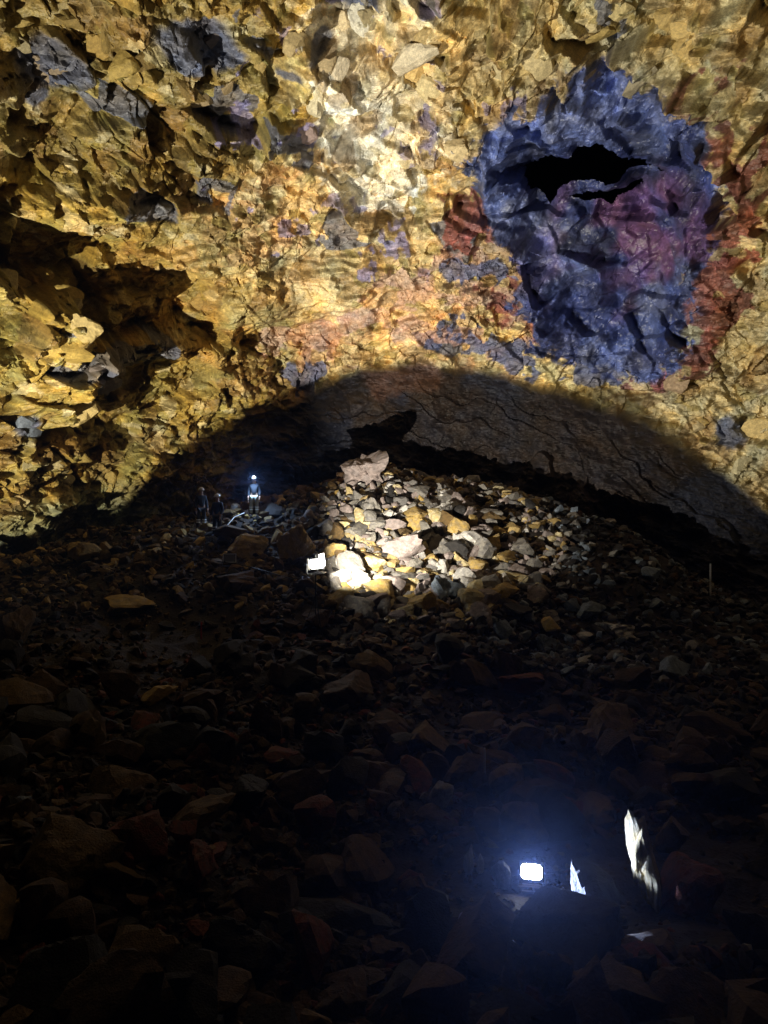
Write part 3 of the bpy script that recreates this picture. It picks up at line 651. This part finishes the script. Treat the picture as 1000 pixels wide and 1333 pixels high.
# ------------------------------------------------------------------ floodlights
def box_bm(bm, c, s, bev=0, rot=None):
    r = bmesh.ops.create_cube(bm, size=1); vs_ = r['verts']
    for v in vs_:
        v.co = Vector((v.co.x * s[0], v.co.y * s[1], v.co.z * s[2]))
        if rot: v.co = rot @ v.co
        v.co += Vector(c)
    if bev:
        ed = list({e for v in vs_ for e in v.link_edges}); bmesh.ops.bevel(bm, geom=ed, offset=bev, segments=2, affect='EDGES', profile=.6)
def bm_obj(name, fn, mat, parent, smooth=False):
    bm = bmesh.new(); fn(bm); me = bpy.data.meshes.new(name); bm.to_mesh(me); bm.free()
    if smooth:
        for p_ in me.polygons: p_.use_smooth = True
    return obj(name, me, mat, parent)
def tube_bm(bm, pts, r, seg=8):
    rings = []
    for i, p_ in enumerate(pts):
        p_ = Vector(p_); d = (Vector(pts[min(i + 1, len(pts) - 1)]) - Vector(pts[max(i - 1, 0)])).normalized()
        a = d.orthogonal().normalized(); b_ = d.cross(a)
        rings.append([bm.verts.new(p_ + (a * math.cos(t) + b_ * math.sin(t)) * r) for t in [2 * math.pi * k / seg for k in range(seg)]])
    for i in range(len(rings) - 1):
        for k in range(seg): bm.faces.new((rings[i][k], rings[i][(k + 1) % seg], rings[i + 1][(k + 1) % seg], rings[i + 1][k]))
    bm.faces.new(rings[0][::-1]); bm.faces.new(rings[-1])
def floodlight(loc, aim, w, h, lens, label, rim='black_metal', watts=0, lcol=(1, 1, 1), angle=120, blend=.4, radius=.1, laim=None):
    """head looks along local -Y, stands on a U bracket"""
    t = empty('floodlight', loc); d = Vector(aim) - Vector(loc); yaw = math.atan2(d.x, -d.y); pit = math.atan2(d.z, math.hypot(d.x, d.y))
    t.rotation_euler = (0, 0, yaw)
    RX = Matrix.Rotation(-pit, 3, 'X'); hc = Vector((0, 0, h * .5 + .1))
    def loc_(v): return RX @ Vector(v) + hc
    bm_obj('housing', lambda bm: box_bm(bm, hc, (w, .09, h), .012, RX), 'black_metal', t)
    def frame(bm):
        for sx in (-1, 1): box_bm(bm, loc_((sx * (w / 2 - .012), -.052, 0)), (.03, .03, h + .012), .004, RX)
        for sz in (-1, 1): box_bm(bm, loc_((0, -.0525, sz * (h / 2 - .012))), (w - .03, .028, .03), .004, RX)
    bm_obj('rim', frame, rim, t)
    def lens_bm(bm):
        a_, b_ = (w - .05) / 2, (h - .05) / 2; ring = []
        for k in range(32):
            t_ = 2 * math.pi * k / 32; c_, s_ = math.cos(t_), math.sin(t_)
            ring.append((math.copysign(abs(c_) ** .5, c_) * a_, math.copysign(abs(s_) ** .5, s_) * b_))
        fr_ = [bm.verts.new(loc_((x_, -.056, z_))) for x_, z_ in ring]; bk_ = [bm.verts.new(loc_((x_, -.046, z_))) for x_, z_ in ring]
        bm.faces.new(fr_); bm.faces.new(bk_[::-1])
        for k in range(32): bm.faces.new((fr_[k - 1], bk_[k - 1], bk_[k], fr_[k]))
        bmesh.ops.recalc_face_normals(bm, faces=bm.faces)
    bm_obj('lens', lens_bm, lens, t)
    def fins(bm):
        for k in range(6): box_bm(bm, loc_(((k - 2.5) * w / 7, .065, 0)), (.012, .045, h * .8), 0, RX)
    bm_obj('cooling_fins', fins, 'black_metal', t)
    def brk(bm):
        for sx in (-1, 1): box_bm(bm, (sx * (w / 2 + .018), 0, h * .25 + .05), (.012, .04, h * .5 + .12), 0)
        box_bm(bm, (0, 0, -.004), (w + .046, .04, .014), 0)
    bm_obj('bracket', brk, 'steel', t)
    def ft(bm):
        for sy in (-1, 1): box_bm(bm, (0, sy * .11, -.03), (w * .8, .05, .035), .006)
    bm_obj('foot_bar', ft, 'steel', t)
    tag(t, label, 'floodlight')
    if watts:
        ld = bpy.data.lights.new('floodlight_beam', 'SPOT'); ld.energy = watts; ld.color = lcol; ld.spot_size = R(angle); ld.spot_blend = blend; ld.shadow_soft_size = radius
        lo = bpy.data.objects.new('floodlight_beam', ld); COL.objects.link(lo)
        M = Matrix.Rotation(yaw, 3, 'Z'); pos = Vector(loc) + M @ loc_((0, -.1 - radius, 0))
        lo.location = pos; lo.rotation_euler = (Vector(laim if laim is not None else aim) - pos).to_track_quat('-Z', 'Y').to_euler()
    return t
kl = KEY_POS.copy(); kl[2] -= .5
floodlight(kl, KEY_AIM, .55, .42, 'lens_warm', 'large floodlight behind the added rubble bank beyond the left picture edge', 'black_metal', KEY_W, KEY_COL, 118, 1.0, .045)
ML_D = 25.2; ml = np.array(((411 - 500) / F * ML_D, ML_D, 6 - (745.5 - 666.5) / F * ML_D)); stand_z = gz_at(ml[0], ml[1])
fl = floodlight(ml, (ml[0] + 4.2, ml[1] - 5.0, ml[2] + 1.0), .62, .36, 'lens_warm', 'glaring floodlight on a tripod beside the lit rubble', 'white_metal')
m2 = ml + np.array((.12, .42, .0))
f2 = floodlight(m2, (m2[0] + 5.0, m2[1] - 1.15, m2[2] + .8), .6, .5, 'lens_warm', 'floodlight head added behind the glaring one to light the rubble', 'black_metal', MID_W, MID_COL, 122, 1.0, .03, laim=(1.5, 36.5, 10.6))  # added head, carries the rubble beam for the glaring lamp
bm_obj('mount_bar', lambda bm: tube_bm(bm, [(0, 0, -.03), tuple((Matrix.Rotation(-f2.rotation_euler.z, 3, 'Z') @ (fl.location - f2.location)) + Vector((0, 0, -.03)))], .022), 'steel', f2)
hgt = ml[2] - stand_z
bm_obj('pole', lambda bm: tube_bm(bm, [(0, 0, -hgt * .75), (0, 0, -.02)], .02), 'black_metal', fl)
for k in range(3):
    a_ = k * 2.094 + .4
    bm_obj('leg', lambda bm: tube_bm(bm, [(0, 0, -hgt * .4), (.5 * math.cos(a_), .5 * math.sin(a_), -hgt - .15)], .016), 'black_metal', fl)

nl = on_ground(692, 1160); nl[2] += .06
floodlight(nl, (nl[0] - 1.2, nl[1] - 6, nl[2] + 3.4), .38, .28, 'lens_cool', 'glaring bluish white floodlight in the dark foreground', 'black_metal', NEAR_W, NEAR_COL, 130, .15, .05, laim=(nl[0] + .6, nl[1] - 1.1, nl[2] + 1.9))
ol = on_ground(299, 738); ol[2] += .05
floodlight(ol, (ol[0] + .6, ol[1] - 6, ol[2] + 1.2), .5, .34, 'lens_off', 'unlit lamp with white frame on the slope below the dark figures', 'white_metal')

# ------------------------------------------------------------------ people
for nme, c, rg in (('jacket_dark', (.02, .025, .035), .8), ('jacket_navy', (.015, .02, .05), .8), ('trousers_pale', (.42, .42, .34), .7), ('trousers_dark', (.03, .03, .035), .8), ('reflective_tape', (.85, .88, .9), .25), ('helmet_white', (.75, .74, .70), .35), ('skin', (.45, .27, .19), .6), ('boot', (.03, .025, .02), .7), ('hair', (.04, .025, .015), .8)):
    plain_mat(nme, c, rg)
def skin_mesh(name, verts, edges, radii, sub=2):
    me = bpy.data.meshes.new(name); me.from_pydata(verts, edges, []); o = bpy.data.objects.new(name, me); COL.objects.link(o)
    m = o.modifiers.new('s', 'SKIN'); m.use_smooth_shade = True
    for i, r in enumerate(radii):
        sv = me.skin_vertices[0].data[i]; sv.radius = r if isinstance(r, tuple) else (r, r)
    me.skin_vertices[0].data[0].use_root = True
    s = o.modifiers.new('b', 'SUBSURF'); s.levels = sub; s.render_levels = sub
    dg = bpy.context.evaluated_depsgraph_get(); me2 = bpy.data.meshes.new_from_object(o.evaluated_get(dg)); bpy.data.objects.remove(o); me2.name = name
    for p_ in me2.polygons: p_.use_smooth = True
    return me2
def person(loc, yaw, label, jacket, trousers, lamp=False, arm=0.0):
    t = empty('person', loc); t.rotation_euler = (0, 0, yaw)            # faces local -Y, 1.78 m tall
    # body: one continuous figure
    V_ = [(0, 0, .98), (0, 0, 1.15), (0, .01, 1.38), (0, .0, 1.50), (0, -.01, 1.60), (0, -.02, 1.70),
          (.17, .01, 1.42), (.24, .02, 1.14), (.25, -.08 - arm, .90 + arm * .6), (.25, -.11 - arm, .82 + arm * .6),
          (-.17, .01, 1.42), (-.24, .02, 1.14), (-.25, -.08, .90), (-.25, -.11, .82),
          (.10, 0, .90), (.12, -.03, .50), (.13, .02, .09), (.14, -.14, .04),
          (-.10, 0, .90), (-.13, -.02, .50), (-.15, .03, .09), (-.17, -.13, .04)]
    E_ = [(0, 1), (1, 2), (2, 3), (3, 4), (4, 5), (2, 6), (6, 7), (7, 8), (8, 9), (2, 10), (10, 11), (11, 12), (12, 13), (0, 14), (14, 15), (15, 16), (16, 17), (0, 18), (18, 19), (19, 20), (20, 21)]
    r_ = [(.15, .11), (.145, .11), (.17, .115), (.065, .065), (.085, .09), (.09, .10), .075, .05, .036, .04, .075, .05, .036, .04, .09, .065, .045, .045, .09, .065, .045, .045]
    obj('body', skin_mesh('body', V_, E_, r_), 'skin', t)
    # jacket and trousers follow the body
    V2 = [(0, 0, .92), (0, 0, 1.15), (0, .01, 1.38), (0, 0, 1.49), (.17, .01, 1.42), (.24, .02, 1.14), (.25, -.075 - arm, .91 + arm * .6), (-.17, .01, 1.42), (-.24, .02, 1.14), (-.25, -.075, .91)]
    E2 = [(0, 1), (1, 2), (2, 3), (2, 4), (4, 5), (5, 6), (2, 7), (7, 8), (8, 9)]
    obj('jacket', skin_mesh('jacket', V2, E2, [(.175, .135), (.17, .135), (.195, .14), (.085, .085), .095, .07, .055, .095, .07, .055]), jacket, t)
    V3 = [(0, 0, .95), (.10, 0, .88), (.12, -.03, .50), (.13, .02, .12), (-.10, 0, .88), (-.13, -.02, .50), (-.15, .03, .12)]
    tr_ = obj('trousers', skin_mesh('trousers', V3, [(0, 1), (1, 2), (2, 3), (0, 4), (4, 5), (5, 6)], [(.165, .125), .11, .085, .075, .11, .085, .075]), trousers, t)
    for sx, zz in ((.128, .34), (-.138, .34), (.124, .44), (-.133, .44)):
        def band(bm, sx=sx, zz=zz):
            tube_bm(bm, [(sx, -.012, zz - .025), (sx, -.014, zz + .025)], .093, 16)
        bm_obj('reflective_band', band, 'reflective_tape', tr_)
    for sx in (.135, -.16):
        def boot(bm, sx=sx):
            box_bm(bm, (sx, -.06, .045), (.11, .29, .09), .03); box_bm(bm, (sx, .02, .13), (.115, .13, .14), .03)
        bm_obj('boot', boot, 'boot', t)
    def helmet(bm):
        bmesh.ops.create_uvsphere(bm, u_segments=20, v_segments=12, radius=1)
        for v in bm.verts:
            v.co = Vector((v.co.x * .125, v.co.y * .15, max(v.co.z, -.12) * .125)) + Vector((0, -.01, 1.72))
        box_bm(bm, (0, -.15, 1.712), (.17, .07, .012), .004)
    hm = bm_obj('helmet', helmet, 'helmet_white', t, True)
    def face(bm):
        box_bm(bm, (0, -.118, 1.625), (.028, .035, .05), .01)                  # nose
        box_bm(bm, (0, -.104, 1.575), (.05, .012, .012), .004)                 # mouth
    bm_obj('nose_and_mouth', face, 'skin', t)
    def eyes(bm):
        for s in (-1, 1): bmesh.ops.create_uvsphere(bm, u_segments=8, v_segments=6, radius=.011, matrix=Matrix.Translation((s * .032, -.1, 1.655)))
    bm_obj('eyes', eyes, 'hair', t)
    for s in (-1, 1):                                                          # hands: palm, four fingers and a thumb
        ax = .25 * s; ay, az = (-.12 - (arm if s > 0 else 0), .80 + (arm * .6 if s > 0 else 0))
        vh = [(ax, ay + .02, az + .03), (ax, ay - .02, az - .04)]; eh = [(0, 1)]; rh = [(.022, .034), (.022, .038)]
        for k, ln in enumerate((.075, .085, .08, .062)):
            b0 = len(vh); yk = (k - 1.5) * .02
            vh += [(ax, ay - .02 + yk, az - .075), (ax - s * .006, ay - .03 + yk, az - .075 - ln * .5), (ax - s * .02, ay - .03 + yk, az - .075 - ln)]
            eh += [(1, b0), (b0, b0 + 1), (b0 + 1, b0 + 2)]; rh += [.0095, .009, .008]
        b0 = len(vh); vh += [(ax - s * .005, ay - .06, az - .02), (ax - s * .02, ay - .08, az - .055)]; eh += [(0, b0), (b0, b0 + 1)]; rh += [.011, .009]
        obj('hand', skin_mesh('hand', vh, eh, rh, 1), 'skin', t)
    if lamp:
        hl = bm_obj('headlamp', lambda bm: box_bm(bm, (0, -.175, 1.76), (.075, .05, .05), .01), 'black_metal', t)
        def ln_(bm):
            r = bmesh.ops.create_uvsphere(bm, u_segments=12, v_segments=8, radius=.05, matrix=Matrix.Translation((0, -.20, 1.76)))
        bm_obj('lamp_lens', ln_, 'lens_head', hl)
        ld = bpy.data.lights.new('headlamp_beam', 'SPOT'); ld.energy = HEAD_W; ld.color = HEAD_COL; ld.spot_size = R(145); ld.spot_blend = .6; ld.shadow_soft_size = .03
        lo = bpy.data.objects.new('headlamp_beam', ld); COL.objects.link(lo); M = Matrix.Rotation(yaw, 3, 'Z')
        lo.location = Vector(loc) + M @ Vector((0, -.30, 1.76)); lo.rotation_euler = (M @ Vector((0, -.55, -.85))).to_track_quat('-Z', 'Y').to_euler()
    tag(t, label, 'person', 'visitors on the mound')
    return t
p1 = on_ground(331, 673); person(p1, .05, 'person standing with a shining blue-white headlamp and pale trousers with reflective bands', 'jacket_dark', 'trousers_pale', True)
p2 = on_ground(262, 690); person(p2, .5, 'dark clothed person in a white helmet, farther from the headlamp wearer', 'jacket_dark', 'trousers_dark', False)
p3 = on_ground(283, 700); person(p3, -.3, 'dark clothed person in a white helmet between the headlamp wearer and another figure', 'jacket_navy', 'trousers_dark', False, .1)

# ------------------------------------------------------------------ handrail rope, cables, rods standing in for water drips
def along(pts, lift):
    out = []
    for px, py in pts:
        b_ = on_ground(px, py); out.append((b_[0], b_[1], b_[2] + lift))
    return out
tag(bm_obj('guide_rope', lambda bm: tube_bm(bm, along([(318, 676), (305, 682), (297, 692), (290, 700), (298, 706)], .28), .022), 'white_metal', None), 'pale guide rope running downhill from the headlamp wearer', 'rope')
tag(bm_obj('power_cable', lambda bm: tube_bm(bm, along([(415, 756), (380, 762), (340, 750), (310, 742), (280, 738), (255, 728), (240, 735)], .22), .018), 'cable_rubber', None), 'black power cable lying between the warm floodlight and the unlit lamp', 'cable')
def plastic(bm):
    for k in range(5):
        bmesh.ops.create_icosphere(bm, subdivisions=2, radius=.1, matrix=Matrix.Translation((g.uniform(-.2, .2), g.uniform(-.1, .1), g.uniform(0, .15))))
    for v in bm.verts: v.co += Vector((g.uniform(-.04, .04), g.uniform(-.04, .04), g.uniform(-.04, .04)))
plain_mat('wet_plastic', (.3, .34, .5), .12)
for (x, y, lb) in ((250, 722, 'crumpled glossy plastic sheet glinting blue left of the unlit lamp'), (276, 708, 'small glossy bag glinting blue beneath the dark figures')):
    o = bm_obj('plastic_sheet', plastic, 'wet_plastic', None); b_ = on_ground(x, y); o.location = (b_[0], b_[1], b_[2] + .12); tag(o, lb, 'plastic sheet')
plain_mat('drip_white', (.75, .75, .78), .5); plain_mat('drip_red', (.5, .03, .03), .5)  # solid rods standing in for streaks of falling water drips
for (x, y, h, m, lb) in ((631, 1026, 52, 'drip_white', 'thin upright white rod in place of a water drip above the near floodlight'), (925, 776, 42, 'drip_white', 'thin upright pale rod in place of a water drip by the grey lava'), (262, 832, 22, 'drip_red', 'short thin red rod in place of a water drip beside the trail')):
    b_ = on_ground(x, y); H = h * b_[1] / F
    o = bm_obj('drip_rod', lambda bm: (tube_bm(bm, [(0, 0, -.3), (0, 0, H)], .0011 * b_[1], 6)), m, None); o.location = b_; tag(o, lb, 'water drip rod', 'rods for water drips')

# ------------------------------------------------------------------ forward-scattering mist, added to give the lamps their blue halo
bm = bmesh.new(); box_bm(bm, (0, 26, 17), (84, 104, 48)); me = bpy.data.meshes.new('halo_haze'); bm.to_mesh(me); bm.free()
hz = bpy.data.objects.new('halo_haze', me); COL.objects.link(hz); tag(hz, 'thin mist added to give the lamps a blue halo', None, None, 'stuff')
hm_ = bpy.data.materials.new('mist'); hm_.use_nodes = True; nt = hm_.node_tree; nt.nodes.clear()
ou = nt.nodes.new('ShaderNodeOutputMaterial'); pv = nt.nodes.new('ShaderNodeVolumePrincipled')
pv.inputs['Color'].default_value = (.42, .56, 1.0, 1); pv.inputs['Density'].default_value = HALO_HAZE; pv.inputs['Anisotropy'].default_value = .88
nt.links.new(pv.outputs[0], ou.inputs['Volume']); me.materials.append(hm_)
